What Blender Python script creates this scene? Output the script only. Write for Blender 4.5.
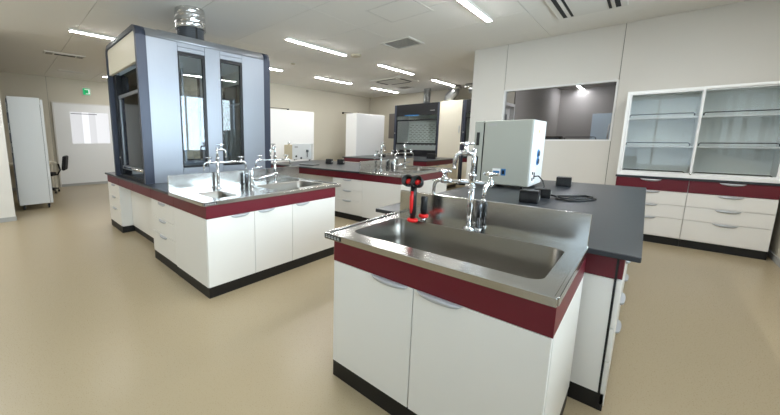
import bpy, bmesh, math, random
from mathutils import Vector, Matrix
random.seed(7)
S = bpy.context.scene
for o in list(bpy.data.objects): bpy.data.objects.remove(o)
COL = S.collection
PI = math.pi
# ------------------------------------------------------------------ camera
EYE = 1.30
ya, pi_, ro = -0.8099, -0.1441, 0.0028
fwd = Vector((math.cos(pi_)*math.sin(ya), math.cos(pi_)*math.cos(ya), math.sin(pi_)))
rt = Vector((math.cos(ya), -math.sin(ya), 0)); up = rt.cross(fwd)
rt2 = math.cos(ro)*rt + math.sin(ro)*up; up2 = -math.sin(ro)*rt + math.cos(ro)*up
cd = bpy.data.cameras.new('camera'); cam = bpy.data.objects.new('camera', cd); COL.objects.link(cam)
m = Matrix((rt2, up2, -fwd)).transposed().to_4x4(); m.translation = Vector((0, 0, EYE)); cam.matrix_world = m
cd.sensor_width = 36; cd.lens = 321.8/780*36
cd.shift_x = (390-307.8)/780; cd.shift_y = -(207.5-186.2)/780
cd.clip_start = .02; cd.clip_end = 100
S.camera = cam
# ------------------------------------------------------------------ world, daylight, exposure
w = bpy.data.worlds.new('sky'); S.world = w; w.use_nodes = True
bg = w.node_tree.nodes['Background']; bg.inputs[0].default_value = (.72, .84, 1, 1); bg.inputs[1].default_value = 3.4
S.view_settings.view_transform = 'Standard'; S.view_settings.look = 'None'
S.view_settings.exposure = 0.0; S.view_settings.gamma = 1; S.view_settings.use_curve_mapping = False
def area(name, loc, rot, sx, sy, power, col):
    l = bpy.data.lights.new(name, 'AREA'); l.shape = 'RECTANGLE'; l.size = sx; l.size_y = sy; l.energy = power; l.color = col
    o = bpy.data.objects.new(name, l); COL.objects.link(o); o.location = loc; o.rotation_euler = rot; return o
DAY = (.80, .90, 1.0)
area('daylight_right', (1.45, 1.5, 1.75), (0, PI/2, 0), 1.6, 7.6, 290, DAY)          # outside the window band of the right wall
LED = 88.0
# ------------------------------------------------------------------ materials
def lin(h):
    c = [int(h[i:i+2], 16)/255 for i in (0, 2, 4)]
    return tuple([x/12.92 if x <= .04045 else ((x+.055)/1.055)**2.4 for x in c]+[1])
def mat(name, hexc, rough=.5, metal=0, noise=0, nscale=20, bump=0, bscale=200, spec=.5, coat=0, aniso=0, stretch=None, rnoise=0):
    M = bpy.data.materials.new(name); M.use_nodes = True; t = M.node_tree; n = t.nodes; p = n['Principled BSDF']
    c = lin(hexc); p.inputs['Base Color'].default_value = c; p.inputs['Roughness'].default_value = rough
    p.inputs['Metallic'].default_value = metal; p.inputs['Specular IOR Level'].default_value = spec
    p.inputs['Coat Weight'].default_value = coat
    p.inputs['Anisotropic'].default_value = aniso
    if noise or bump or rnoise:
        tc = n.new('ShaderNodeTexCoord'); src = tc.outputs['Object']
        if stretch:
            mp = n.new('ShaderNodeMapping'); mp.inputs['Scale'].default_value = stretch; t.links.new(src, mp.inputs['Vector']); src = mp.outputs['Vector']
        if noise or rnoise:
            nz = n.new('ShaderNodeTexNoise'); nz.inputs['Scale'].default_value = nscale; nz.inputs['Detail'].default_value = 4
            t.links.new(src, nz.inputs['Vector'])
        if noise:
            mx = n.new('ShaderNodeMix'); mx.data_type = 'RGBA'
            mx.inputs[6].default_value = tuple([x*(1-noise) for x in c[:3]]+[1]); mx.inputs[7].default_value = tuple([min(1, x*(1+noise)) for x in c[:3]]+[1])
            t.links.new(nz.outputs['Fac'], mx.inputs[0]); t.links.new(mx.outputs[2], p.inputs['Base Color'])
        if rnoise:
            mr = n.new('ShaderNodeMapRange'); mr.inputs[1].default_value = .3; mr.inputs[2].default_value = .7
            mr.inputs[3].default_value = max(0, rough-rnoise); mr.inputs[4].default_value = rough+rnoise
            t.links.new(nz.outputs['Fac'], mr.inputs[0]); t.links.new(mr.outputs[0], p.inputs['Roughness'])
        if bump:
            nb = n.new('ShaderNodeTexNoise'); nb.inputs['Scale'].default_value = bscale; nb.inputs['Detail'].default_value = 3
            t.links.new(src, nb.inputs['Vector']); b = n.new('ShaderNodeBump'); b.inputs['Strength'].default_value = bump; b.inputs['Distance'].default_value = .002
            t.links.new(nb.outputs['Fac'], b.inputs['Height']); t.links.new(b.outputs[0], p.inputs['Normal'])
    return M
def emis(name, col, s):
    M = bpy.data.materials.new(name); M.use_nodes = True; t = M.node_tree; n = t.nodes; n.remove(n['Principled BSDF'])
    e = n.new('ShaderNodeEmission'); e.inputs[0].default_value = col; e.inputs[1].default_value = s
    t.links.new(e.outputs[0], n['Material Output'].inputs[0]); return M
def glassm(name, tint, refl=.10, rough=.02):
    M = bpy.data.materials.new(name); M.use_nodes = True; t = M.node_tree; n = t.nodes; n.remove(n['Principled BSDF'])
    tr = n.new('ShaderNodeBsdfTransparent'); tr.inputs[0].default_value = tint
    gl = n.new('ShaderNodeBsdfGlossy'); gl.inputs['Roughness'].default_value = rough
    fr = n.new('ShaderNodeFresnel'); fr.inputs[0].default_value = 1.5
    ad = n.new('ShaderNodeMath'); ad.operation = 'ADD'; ad.inputs[1].default_value = refl-.04; t.links.new(fr.outputs[0], ad.inputs[0])
    mx = n.new('ShaderNodeMixShader'); t.links.new(ad.outputs[0], mx.inputs[0]); t.links.new(tr.outputs[0], mx.inputs[1]); t.links.new(gl.outputs[0], mx.inputs[2])
    t.links.new(mx.outputs[0], n['Material Output'].inputs[0]); return M
M = dict(
 white=mat('white_laminate', 'E9E8E4', .38, noise=.01, nscale=4),
 whiteb=mat('white_panel', 'EDEEEE', .42, noise=.01),
 cream=mat('cream_laminate', 'E8E3D2', .4),
 red=mat('wine_red_laminate', '620E20', .38, noise=.04, nscale=60),
 black=mat('black_plinth', '0C0C0D', .5),
 top=mat('black_worktop', '2A2F35', .34, noise=.08, nscale=150, bump=.15, bscale=350),
 edge=mat('black_edge', '141517', .5),
 steel=mat('stainless_steel', 'C0C0BE', .2, 1, noise=.03, nscale=6, rnoise=.04),
 steelb=mat('brushed_basin_steel', '8C8983', .3, 1, noise=.05, nscale=5),
 chrome=mat('chrome', 'D8DADC', .08, 1),
 dchrome=mat('dark_steel', '6A6C70', .25, 1),
 handle=mat('grey_handle', 'BCC0C6', .35, .3),
 wall=mat('wall_paint', 'CDC7B7', .75, noise=.02, nscale=3, bump=.1, bscale=150),
 wallw=mat('white_wall_paint', 'DEDCD6', .75, noise=.015, nscale=3, bump=.1, bscale=150),
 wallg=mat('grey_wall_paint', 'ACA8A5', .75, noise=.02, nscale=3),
 joint=mat('joint_grey', '7E7B74', .8),
 ceil=mat('ceiling_board', 'E4E2DC', .85, noise=.04, nscale=260, bump=.3, bscale=300),
 floor=mat('vinyl_floor', 'A89A7E', .3, noise=.035, nscale=160, rnoise=.04, bump=.05, bscale=60),
 base=mat('grey_baseboard', 'A9AAA8', .5),
 slate=mat('dark_slate_frame', '3D4352', .35, .3),
 slated=mat('near_black_frame', '14161B', .35, .2),
 alu=mat('brushed_aluminium', '9CA2AC', .36, .45, noise=.04, nscale=8, stretch=(30, 30, 1)),
 alug=mat('grey_aluminium', 'A2A6AD', .3, .7),
 oven=mat('grey_green_enamel', 'A7ABA3', .45, bump=.05),
 ovenl=mat('light_grey_enamel', 'D3D6D6', .45),
 rubber=mat('black_plastic', '0F1012', .35),
 redp=mat('red_plastic', 'D31A1A', .35),
 blue=mat('blue_sticker', '2F77B5', .4),
 bluec=mat('dark_blue_cloth', '26314A', .7),
 green=mat('exit_green', '1FA35A', .4),
 foil=mat('crumpled_foil', 'CFCFCF', .22, 1, noise=.15, nscale=12, bump=1.0, bscale=25),
 duct=mat('spiral_duct', '9A9C9C', .32, .9),
 flex=mat('grey_flexible_duct', '55585C', .5, .3),
 vent=mat('vent_white', 'DAD8D2', .6),
 dark=mat('dark_void', '2A2B2C', .9),
 cab=mat('pale_interior', 'F3F8F6', .5), cabw=mat('white_shelf', 'F8FAF9', .45),
 chair=mat('black_fabric', '15161A', .8, bump=.3),
 sensor=mat('beige_sensor', 'C4BBA4', .6),
 lens=emis('led_diffuser', (1, .99, .975, 1), LED),
 exitw=emis('exit_sign_face', lin('2FBF75'), .9),
 exits=emis('exit_sign_symbol', (1, 1, 1, 1), 1.0),
 glass=glassm('clear_glass', (.93, .96, .95, 1), .06),
 glassd=glassm('hood_glass', (.90, .95, .98, 1), .09),
 glassw=glassm('internal_window_glass', (.80, .81, .84, 1), .04),
 cglass=glassm('cabinet_glass', (.985, .995, .99, 1), .04),
)
# ------------------------------------------------------------------ mesh building
class MB:
    def __init__(s): s.bm = bmesh.new()
    def box(s, x0, x1, y0, y1, z0, z1, bev=0, seg=1, R=None):
        r = bmesh.ops.create_cube(s.bm, size=1); vs = r['verts']
        for v in vs:
            v.co = Vector(((x0+x1)/2+v.co.x*(x1-x0), (y0+y1)/2+v.co.y*(y1-y0), (z0+z1)/2+v.co.z*(z1-z0)))
        if bev:
            es = list({e for v in vs for e in v.link_edges})
            r = bmesh.ops.bevel(s.bm, geom=es, offset=bev, segments=seg, affect='EDGES', profile=.5)
            vs = list({v for f in r['faces'] for v in f.verts}|{v for v in vs if v.is_valid})
        if R is not None:
            for v in vs: v.co = R @ v.co
        return s
    def ring(s, c, u, v, r, n): return [s.bm.verts.new(c+u*(r*math.cos(2*PI*k/n))+v*(r*math.sin(2*PI*k/n))) for k in range(n)]
    def tube(s, pts, rad, n=10, cap=True, smooth=True):
        pts = [Vector(p) for p in pts]; N = len(pts)
        rs = rad if isinstance(rad, (list, tuple)) else [rad]*N
        t0 = (pts[1]-pts[0]).normalized(); a = Vector((0, 0, 1)) if abs(t0.z) < .9 else Vector((1, 0, 0)); u = t0.cross(a).normalized(); rings = []
        for i in range(N):
            t = ((pts[min(i+1, N-1)]-pts[max(i-1, 0)])).normalized()
            if t.length == 0: t = t0
            u = (u-t*u.dot(t)).normalized(); v = t.cross(u)
            rings.append(s.ring(pts[i], u, v, rs[i], n))
        for a, b in zip(rings, rings[1:]):
            for k in range(n):
                f = s.bm.faces.new((a[k], a[(k+1) % n], b[(k+1) % n], b[k])); f.smooth = smooth
        if cap:
            s.bm.faces.new(rings[0][::-1]); s.bm.faces.new(rings[-1])
        return s
    def cyl(s, p0, p1, r, n=16): return s.tube([p0, p1], r, n)
    def lathe(s, prof, c=(0, 0, 0), n=20, axis='z'):
        c = Vector(c); rings = []
        for r, h in prof:
            R = []
            for k in range(n):
                a = 2*PI*k/n; x, y = r*math.cos(a), r*math.sin(a)
                R.append(s.bm.verts.new(c+(Vector((x, y, h)) if axis == 'z' else Vector((x, h, y)) if axis == 'y' else Vector((h, x, y)))))
            rings.append(R)
        for a, b in zip(rings, rings[1:]):
            for k in range(n):
                f = s.bm.faces.new((a[k], a[(k+1) % n], b[(k+1) % n], b[k])); f.smooth = True
        s.bm.faces.new(rings[0]); s.bm.faces.new(rings[-1]); return s
    def prism(s, poly, a0, a1, axis='y', smooth=False):
        def P(p, a): return (p[0], a, p[1]) if axis == 'y' else (a, p[0], p[1]) if axis == 'x' else (p[0], p[1], a)
        A = [s.bm.verts.new(P(p, a0)) for p in poly]; B = [s.bm.verts.new(P(p, a1)) for p in poly]; n = len(poly)
        s.bm.faces.new(A); s.bm.faces.new(B)
        for k in range(n):
            f = s.bm.faces.new((A[k], A[(k+1) % n], B[(k+1) % n], B[k])); f.smooth = smooth
        return s
    def build(s, name, material, parent=None, loc=None, rz=0):
        bmesh.ops.recalc_face_normals(s.bm, faces=s.bm.faces)
        me = bpy.data.meshes.new(name); s.bm.to_mesh(me); s.bm.free(); me.materials.append(material)
        o = bpy.data.objects.new(name, me); COL.objects.link(o)
        if parent: o.parent = parent
        if loc: o.location = loc
        if rz: o.rotation_euler = (0, 0, rz)
        return o
def part(name, material, parent, *boxes, bev=0):
    b = MB()
    for q in boxes: b.box(*q[:6], bev=q[6] if len(q) > 6 else bev)
    return b.build(name, material, parent)
def thing(name, label, cat, loc=(0, 0, 0), rz=0, group=None):
    o = bpy.data.objects.new(name, None); COL.objects.link(o); o.empty_display_size = .05
    o.location = loc; o.rotation_euler = (0, 0, rz); return tag(o, label, cat, group)
def tag(o, label, cat, group=None):
    o['label'] = label; o['category'] = cat
    if group: o['group'] = group
    return o
def struct(o): o['kind'] = 'structure'; return o
def dup(r, loc, label, group=None, rz=None):
    c = r.copy(); COL.objects.link(c); c.location = loc; c['label'] = label
    if rz is not None: c.rotation_euler = (0, 0, rz)
    if group: c['group'] = group
    def rec(src, dst):
        for ch in list(src.children):
            d = ch.copy(); COL.objects.link(d); d.parent = dst; rec(ch, d)
    rec(r, c); return c
def rrect(x0, x1, y0, y1, r, k=6):
    P = []
    for cx, cy, a in ((x1-r, y1-r, 0), (x0+r, y1-r, PI/2), (x0+r, y0+r, PI), (x1-r, y0+r, 1.5*PI)):
        for i in range(k+1):
            t = a+PI/2*i/k; P.append((cx+r*math.cos(t), cy+r*math.sin(t)))
    return P
# ------------------------------------------------------------------ the room
CH = 2.90
XL, XR, YF, YB = -10.95, 1.08, 10.6, -2.7     # door wall, right wall, far wall, back wall
fl = MB().box(XL-.2, 4.2, YB-.2, 13.7, -.1, 0).build('floor', M['floor']); struct(fl)
ce = struct(MB().box(XL-.2, 4.2, YB-.2, 13.7, CH+.012, CH+.12).build('ceiling', M['joint']))
xs = [-12.15+1.82*i for i in range(8)]; ys = [-2.94+.984*i for i in range(15)]
holes = []
pm = {}
for i, x in enumerate(xs):
    for y in ys:
        a, b = max(x, XL-.1), min(x+1.82, XR+.1)
        y2 = min(y+.984, YF+.1); y1 = max(y, YB-.1)
        if b-a < .05 or y2-y1 < .05: continue
        key = (round(b-a, 3), round(y2-y1, 3))
        if key not in pm:
            o = MB().box(.002, key[0]-.002, .002, key[1]-.002, 0, .012, bev=.0015).build('ceiling_panel', M['ceil'], ce); pm[key] = o.data
        else:
            o = bpy.data.objects.new('ceiling_panel', pm[key]); COL.objects.link(o); o.parent = ce
        o.location = (a, y1, CH)
# ceiling inside the neighbouring room
struct(MB().box(XR+.12, 4.0, 6.55, 13.5, CH, CH+.01).build('trim_1', M['ceil']))
# walls.  each is a setting piece; big boards are its children
def wall(name, mt, *b): return struct(part(name, mt, None, *b))
T = .12
wall('wall_left', M['wall'], (XL-T, XL, YB, 4.9, 0, CH+.01))
wall('wall_left_step', M['wall'], (XL-T, -7.62, 4.9, 4.9+T, 0, CH+.01))
wall('wall_left_far', M['wall'], (-7.62-T, -7.62, 4.9+T, YF+T, 0, CH+.01))
wall('wall_left_near', M['wallw'], (-7.0, -6.86, YB, .08, 0, CH+.01))
wf = wall('wall_far', M['wall'], (-7.62, -2.27, YF, YF+T, 0, CH+.01))
wall('wall_partition', M['wall'], (-2.29, -2.17, 6.52, 7.35, 0, CH+.01), (-2.29, -2.17, 8.35, 13.5, 0, CH+.01), (-2.29, -2.17, 7.35, 8.35, 2.05, CH+.01))
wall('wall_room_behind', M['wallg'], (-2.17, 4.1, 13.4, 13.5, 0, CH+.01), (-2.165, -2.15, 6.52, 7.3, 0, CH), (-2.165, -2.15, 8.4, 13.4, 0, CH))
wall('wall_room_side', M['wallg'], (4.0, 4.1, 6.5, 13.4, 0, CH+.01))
# wall with the internal window: boards with recessed joints over a thin core
WX0, WX1, WZ0, WZ1 = -1.82, -.385, 1.29, 2.15
WY = 6.42
ww = wall('wall_window', M['joint'], (-2.33, WX0-.02, WY+.006, WY+.1, 0, CH+.01), (WX1+.02, XR+.02, WY+.006, WY+.1, 0, CH+.01),
     (WX0-.02, WX1+.02, WY+.006, WY+.1, WZ1+.02, CH+.01), (WX0-.02, WX1+.02, WY+.006, WY+.1, 0, WZ0-.02))
g = .003
for x0, x1, z0, z1 in ((-2.35, WX0-g, 0, CH), (WX0+g, WX1-g, WZ1, CH), (WX0+g, WX1-g, 0, WZ0), (WX1+g, XR, 0, CH)):
    MB().box(x0, x1, WY-.006, WY+.006, z0, z1, bev=.002).build('wall_panel', M['wallw'], ww)
MB().box(-2.35, -2.33, WY, WY+.12, 0, CH).build('wall_edge', M['wallw'], ww)
# right wall with a window band (outside the picture), back wall with a window
wall('wall_right', M['wall'], (XR, XR+T, YB, -2.2, 0, CH+.01), (XR, XR+T, 5.3, 6.54, 0, CH+.01), (XR, XR+T, -2.2, 5.3, 0, .95), (XR, XR+T, -2.2, 5.3, 2.5, CH+.01))
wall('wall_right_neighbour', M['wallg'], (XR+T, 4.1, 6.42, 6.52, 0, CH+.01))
wall('wall_back', M['wall'], (-7.0, -.8, YB-T, YB, 0, CH+.01), (1.0, XR+T, YB-T, YB, 0, CH+.01), (-.8, 1.0, YB-T, YB, 0, .5), (-.8, 1.0, YB-T, YB, 2.6, CH+.01))
wall('wall_back_left', M['wall'], (XL-T, -7.0, YB-T, YB, 0, CH+.01))
def framed(name, axis, c, a0, a1, z0, z1, n, fw=.05, fd=.08, gm='glass', fm='alug'):
    o = struct(thing(name, 'x', 'x')); del o['label']; del o['category']
    def bx(u0, u1, v0, v1, d0=-fd/2, d1=fd/2):
        return (u0, u1, c+d0, c+d1, v0, v1) if axis == 'y' else (c+d0, c+d1, u0, u1, v0, v1)
    fr = [bx(a0, a1, z0, z0+fw), bx(a0, a1, z1-fw, z1), bx(a0, a0+fw, z0+fw, z1-fw), bx(a1-fw, a1, z0+fw, z1-fw)]
    part('window_frame', M[fm], o, *fr)
    st = (a1-a0-2*fw)/n
    for i in range(n):
        u0 = a0+fw+st*i; u1 = u0+st
        if i: part('mullion', M[fm], o, bx(u0-.02, u0+.02, z0+fw, z1-fw, -fd*.4, fd*.4))
        part('window_pane', M[gm], o, bx(u0+(.02 if i else 0), u1-(.02 if i < n-1 else 0), z0+fw, z1-fw, -.003, .003))
    return o
framed('window_2', 'x', XR+.06, -2.2, 5.3, .95, 2.5, 5)
framed('window_3', 'y', YB-.06, -.8, 1.0, .5, 2.6, 2, fm='whiteb')
framed('window_1', 'y', WY+.045, WX0, WX1, WZ0, WZ1, 1, fw=.022, fd=.11, gm='glassw', fm='whiteb')
# baseboards
def bb(name, *b): return struct(part(name, M['base'], None, *b))
bb('baseboard_left', (XL, XL+.012, YB, .9, 0, .07), (XL, XL+.012, 2.75, 4.9, 0, .07))
bb('baseboard_left_near', (-6.86, -6.848, YB, .08, 0, .07), (-7.0, -6.86, .08, .09, 0, .07))
bb('baseboard_window_wall', (-2.29, -.25, WY-.018, WY-.006, 0, .07), (1.03, XR, WY-.018, WY-.006, 0, .07))
bb('baseboard_right', (XR-.012, XR, YB, WY-.018, 0, .07))
bb('baseboard_left_far', (-7.62, -7.608, 5.02, YF, 0, .07))
bb('baseboard_far', (-7.6, -2.29, YF-.012, YF, 0, .07))
# wall joints on the painted walls (recess strips seen as thin lines)
for y in (1.04,): struct(part('trim_2', M['joint'], None, (XL, XL+.002, y-.003, y+.003, 0.07, CH)))
# sliding door in the left wall with a glazed light
d = struct(thing('door_1', 'x', 'x')); del d['label']; del d['category']
part('door_frame', M['vent'], d, (XL, XL+.04, 1.10, 1.13, 0, 2.27), (XL, XL+.04, 1.13, 2.75, 2.24, 2.27), (XL, XL+.04, 2.72, 2.75, 0, 2.24))
part('door_leaf', M['whiteb'], d, (XL+.003, XL+.028, 1.13, 1.47, .07, 2.24), (XL+.003, XL+.028, 2.38, 2.72, .07, 2.24), (XL+.003, XL+.028, 1.47, 2.38, .07, 1.17), (XL+.003, XL+.028, 1.47, 2.38, 2.03, 2.24))
part('kick_plate', M['base'], d, (XL+.003, XL+.032, 1.13, 2.72, 0, .07))
for a_, c_, k_ in ((1.47, 1.74, .78), (1.74, 1.90, 1.05), (1.90, 2.06, .82), (2.06, 2.38, .95)):
    part('glow_pane', emis('glow_window_%d' % int(k_*100), (.97, .98, 1, 1), k_), d, (XL+.003, XL+.016, a_, c_, 1.17, 2.03))  # panes glow unevenly, painting in the bright view beyond the door
part('window_rail', M['dark'], d, (XL+.016, XL+.024, 1.49, 2.1, 1.975, 1.99))
part('door_handle', M['chrome'], d, (XL+.03, XL+.05, 2.6, 2.62, .85, 1.25))
# door between the far corridor and the room behind, seen through the internal window
d = struct(thing('door_2', 'x', 'x')); del d['label']; del d['category']
part('door_frame', M['whiteb'], d, (-2.31, -2.13, 7.33, 7.39, 0, 2.08), (-2.31, -2.13, 8.31, 8.37, 0, 2.08), (-2.31, -2.13, 7.39, 8.31, 2.02, 2.08))
part('door_leaf', M['whiteb'], d, (-2.25, -2.21, 7.39, 8.31, .01, 2.02))
part('door_window', M['glassd'], d, (-2.209, -2.2, 7.6, 8.1, 1.0, 1.85))
# ------------------------------------------------------------------ ceiling fittings
def ceiling_light(L=1.45):
    t = thing('ceiling_light', '', 'light', (0, 0, CH))
    part('housing', M['vent'], t, (-.034, .034, 0, L, -.034, 0), )
    b = MB(); b.prism([(-.031, -.034), (.031, -.034), (.024, -.040), (-.024, -.040)], .01, L-.01, 'y'); b.build('diffuser', M['lens'], t)
    return t
l0 = ceiling_light()
LB = 'white ceiling batten light, '
lights = [(-1.64, 3.45, 'at the top edge right of centre'), (-4.12, 3.45, 'large one between the island hood and the round sensor'),
 (-4.12, 5.98, 'middle of the row running to the far ducts'), (-4.12, 8.45, 'last one above the far ducts'),
 (-6.02, .9, 'left of the island hood top, near the slotted vent'), (-6.02, 3.45, 'tip just right of the island hood top'),
 (-6.02, 5.98, 'above the first tall white cabinet'), (-6.02, 8.45, 'above the second tall white cabinet at the far corner'),
 (-9.75, 2.08, 'mere tip left of the hood near the exit sign')]
for i, (x, y, s) in enumerate(lights):
    if i == 0: l0.location = (x, y, CH); l0['label'] = LB+s; l0['group'] = 'LED battens on the ceiling'
    else: dup(l0, (x, y, CH), LB+s, 'LED battens on the ceiling')
for x, y, s in ((-1.64, .9, 'above the foreground sink'), (-6.02, -1.6, 'behind the viewer at the left'), (-4.12, -1.6, 'behind the viewer in the middle row'), (.4, .9, 'added unseen above the viewer to brighten the right side'), (.4, 3.45, 'added unseen to brighten the floor right of the foreground island')):  # the last pair are added, unseen lamps that brighten the right side
    dup(l0, (x, y, CH), LB+s, 'LED battens on the ceiling')
dup(l0, (-.9, 7.6, CH), 'white LED batten added unseen just behind the internal window to brighten that room', 'lights of the neighbouring room')  # hidden batten added only to brighten the room behind the window
dup(l0, (1.6, 8.2, CH), 'white LED batten added unseen on the right to brighten the neighbouring room', 'lights of the neighbouring room')  # another batten added out of view to light the neighbouring room
dup(l0, (-1.6, 12.1, CH), 'white LED batten in the neighbouring room, seen through the internal window', 'lights of the neighbouring room')
def grille(name, label, cat, cx, cy, sx, sy, n, along='x', fm='vent'):
    t = thing(name, label, cat, (cx, cy, CH)); f = .035
    part('frame', M[fm], t, (-sx/2, sx/2, -sy/2, -sy/2+f, -.015, 0), (-sx/2, sx/2, sy/2-f, sy/2, -.015, 0), (-sx/2, -sx/2+f, -sy/2+f, sy/2-f, -.015, 0), (sx/2-f, sx/2, -sy/2+f, sy/2-f, -.015, 0))
    part('backing', M['dark'], t, (-sx/2+f, sx/2-f, -sy/2+f, sy/2-f, -.003, 0))
    for i in range(n):
        if along == 'x':
            y = -sy/2+f+(sy-2*f)*(i+.5)/n; part('slat', M[fm], t, (-sx/2+f, sx/2-f, y-.007, y+.007, -.007, -.003))
        else:
            x = -sx/2+f+(sx-2*f)*(i+.5)/n; part('slat', M[fm], t, (x-.006, x+.006, -sy/2+f, sy/2-f, -.007, -.003))
    return t
grille('ceiling_vent', 'square louvred ceiling vent beside the access hatch', 'vent', -3.02, 5.05, .52, .52, 9)
grille('ceiling_vent', 'small dark slotted vent in the ceiling in front of the exit sign', 'vent', -9.75, 1.42, .12, .5, 2, 'y')
t = thing('access_hatch', 'flush square access hatch in the ceiling near the top edge', 'hatch', (-2.33, 3.79, CH))
h = .3
part('frame', M['vent'], t, (-h, h, -h, -h+.02, -.003, 0), (-h, h, h-.02, h, -.003, 0), (-h, -h+.02, -h+.02, h-.02, -.003, 0), (h-.02, h, -h+.02, h-.02, -.003, 0))
part('gap', M['joint'], t, (-h+.02, h-.02, -h+.02, h-.02, -.001, 0)); part('panel', M['ceil'], t, (-h+.026, h-.026, -h+.026, h-.026, -.003, -.001))
tag(MB().lathe([(.02, 0), (.10, 0), (.105, -.012), (.09, -.03), (.02, -.034)][::-1], (-4.03, 5.1, CH)).build('smoke_detector', M['sensor']), 'round beige detector on the ceiling at the end of the large LED batten', 'detector')
tag(MB().lathe([(.01, -.02), (.04, -.018), (.05, 0), (.01, 0)], (-5.4, 4.7, CH)).build('ceiling_sensor', M['sensor']), 'tiny round sensor on the ceiling right of the island hood', 'sensor')
def slot_vent(name, label, cx, cy, sx, sy):
    t = thing(name, label, 'air conditioner', (cx, cy, CH))
    part('panel', M['vent'], t, (-sx/2, sx/2, -sy/2, sy/2, -.02, 0), bev=.005)
    for s in (-1, 1):
        e = sy/2-.07
        part('slot', M['dark'], t, (-sx/2+.05, sx/2-.05, s*e-.02, s*e+.02, -.023, -.019)); 
        part('slot', M['dark'], t, (-sx/2+.05, sx/2-.05, s*(e-.075)-.015, s*(e-.075)+.015, -.023, -.019))
        part('flap', M['vent'], t, (-sx/2+.05, sx/2-.05, s*(e-.045)-.012, s*(e-.045)+.012, -.026, -.02))
    return t
t = thing('ceiling_air_conditioner', 'two way ceiling air conditioner cassette at the top edge above the internal window', 'air conditioner', (-.67, 5.0, CH))
part('panel', M['vent'], t, (-.33, .33, -.55, .55, -.022, 0), bev=.006)
for s in (-1, 1):
    part('slot', M['dark'], t, (s*.25-.022, s*.25+.022, -.5, .5, -.026, -.021)); part('slot', M['dark'], t, (s*.18-.012, s*.18+.012, -.5, .5, -.026, -.021))
    part('flap', M['vent'], t, (s*.215-.012, s*.215+.012, -.5, .5, -.03, -.021))
t = thing('slotted_ceiling_unit', 'long slotted air unit in the ceiling left of the island hood', 'air conditioner', (-7.9, 1.08, CH))
part('panel', M['vent'], t, (-.12, .12, -.32, .32, -.018, 0), bev=.004)
part('slot', M['dark'], t, (-.04, .04, -.16, .16, -.022, -.017))
for s in (-1, 1):
    for k in range(3): part('slot', M['joint'], t, (-.08+k*.06, -.05+k*.06, s*.24-.05, s*.24+.05, -.021, -.017))
t = thing('ceiling_cassette', 'square four way ceiling cassette above the far white cabinets', 'air conditioner', (-5.0, 8.0, CH))
part('panel', M['ceil'], t, (-.48, .48, -.48, .48, -.03, 0), bev=.01)
part('grille', M['vent'], t, (-.28, .28, -.28, .28, -.035, -.029))
for a in range(4):
    R = Matrix.Rotation(a*PI/2, 4, 'Z'); MB().box(-.28, .28, .34, .39, -.034, -.028, R=R).build('air_slot', M['dark'], t)
grille('ceiling_vent', 'dark ceiling vent beyond the four way cassette, before the far wall', 'vent', -5.35, 9.2, .4, .4, 5)
# ------------------------------------------------------------------ cabinets
def grip(parent, x, z, w=.19, name='handle'):
    """half moon grip: flat along its top, curved below and in front"""
    b = MB(); n = 10; rows = []
    for i in range(n+1):
        u = -1+2*i/n; s = math.sqrt(max(.0, 1-u*u)); d = .018*s+.002; h = .027*s+.003; xx = x+u*w/2
        rows.append([b.bm.verts.new(p) for p in ((xx, -.018, z), (xx, -.018-d, z-.002), (xx, -.018-d*.9, z-h*.7), (xx, -.019, z-h))])
    for a, c in zip(rows, rows[1:]):
        for k in range(4):
            f = b.bm.faces.new((a[k], a[(k+1) % 4], c[(k+1) % 4], c[k])); f.smooth = (k == 2 or k == 1)
    b.bm.faces.new(rows[0]); b.bm.faces.new(rows[-1])
    return b.build(name, M['handle'], parent)
def cabinet(name, label, cat, loc, rz, w, d, doors=(), drawers=(), H=.775, ap=.67, plinth=.09, group=None, pl_in=.004, body='white', redd=None, hollow=False):
    """local frame: width along +x, front at y = 0 looking to -y; doors = (x0, x1, grip x); drawers = (x0, x1, z list)"""
    t = thing(name, label, cat, loc, rz, group)
    part('plinth', M['black'], t, (.002, w-.002, pl_in, d-.004, 0, plinth))
    if hollow:
        q = .006
        part('carcass', M[body], t, (0, q, .019, d, plinth, ap-.002), (w-q, w, .019, d, plinth, ap-.002), (q, w-q, d-q, d, plinth, ap-.002), (q, w-q, .019, d-q, plinth, plinth+q), (q, w-q, .019, .019+q, ap-.03, ap-.002))
        part('apron_panel', M['red'], t, (0, w, 0, q, ap, H), (0, q, q, d, ap, H), (w-q, w, q, d, ap, H), (q, w-q, d-q, d, ap, H))
    else:
        part('carcass', M[body], t, (0, w, .019, d, plinth, ap-.002))
        if ap < H-.01: part('apron_panel', M['red'], t, (0, w, 0, d, ap, H), bev=.0015)
    for x0, x1, gx in doors:
        o = MB().box(x0+.002, x1-.002, 0, .018, plinth+.004, ap-.003, bev=.0015).build('door', M[body], t); grip(o, gx, ap-.001+.0)
        o.children[0].location.y = .018
    for x0, x1, zl in drawers:
        for z0, z1 in zip(zl, zl[1:]):
            r = z0 > .66
            o = MB().box(x0+.002, x1-.002, -.0, .018, z0+.0025, z1-.0025, bev=.0015).build('drawer', M['red' if r else body], t)
            if r: o['label'] = 'wine red drawer front'
            grip(o, (x0+x1)/2, z1-.008); o.children[0].location.y = .018
    return t
def knee(name, label, x0, x1, y0, d):
    t = thing(name, label, 'panel', (x0, y0, 0)); w = x1-x0
    part('plinth', M['black'], t, (0, w, .16, d, 0, .09))
    part('back_panel', M['white'], t, (0, w/2-.001, .14, .16, .09, .668), (w/2+.001, w, .14, .16, .09, .668))
    part('apron_panel', M['red'], t, (0, w/2-.001, 0, .03, .67, .775), (w/2+.001, w, 0, .03, .67, .775), bev=.001)
    part('rail', M['white'], t, (0, w, .04, d, .68, .775))
    return t
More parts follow.
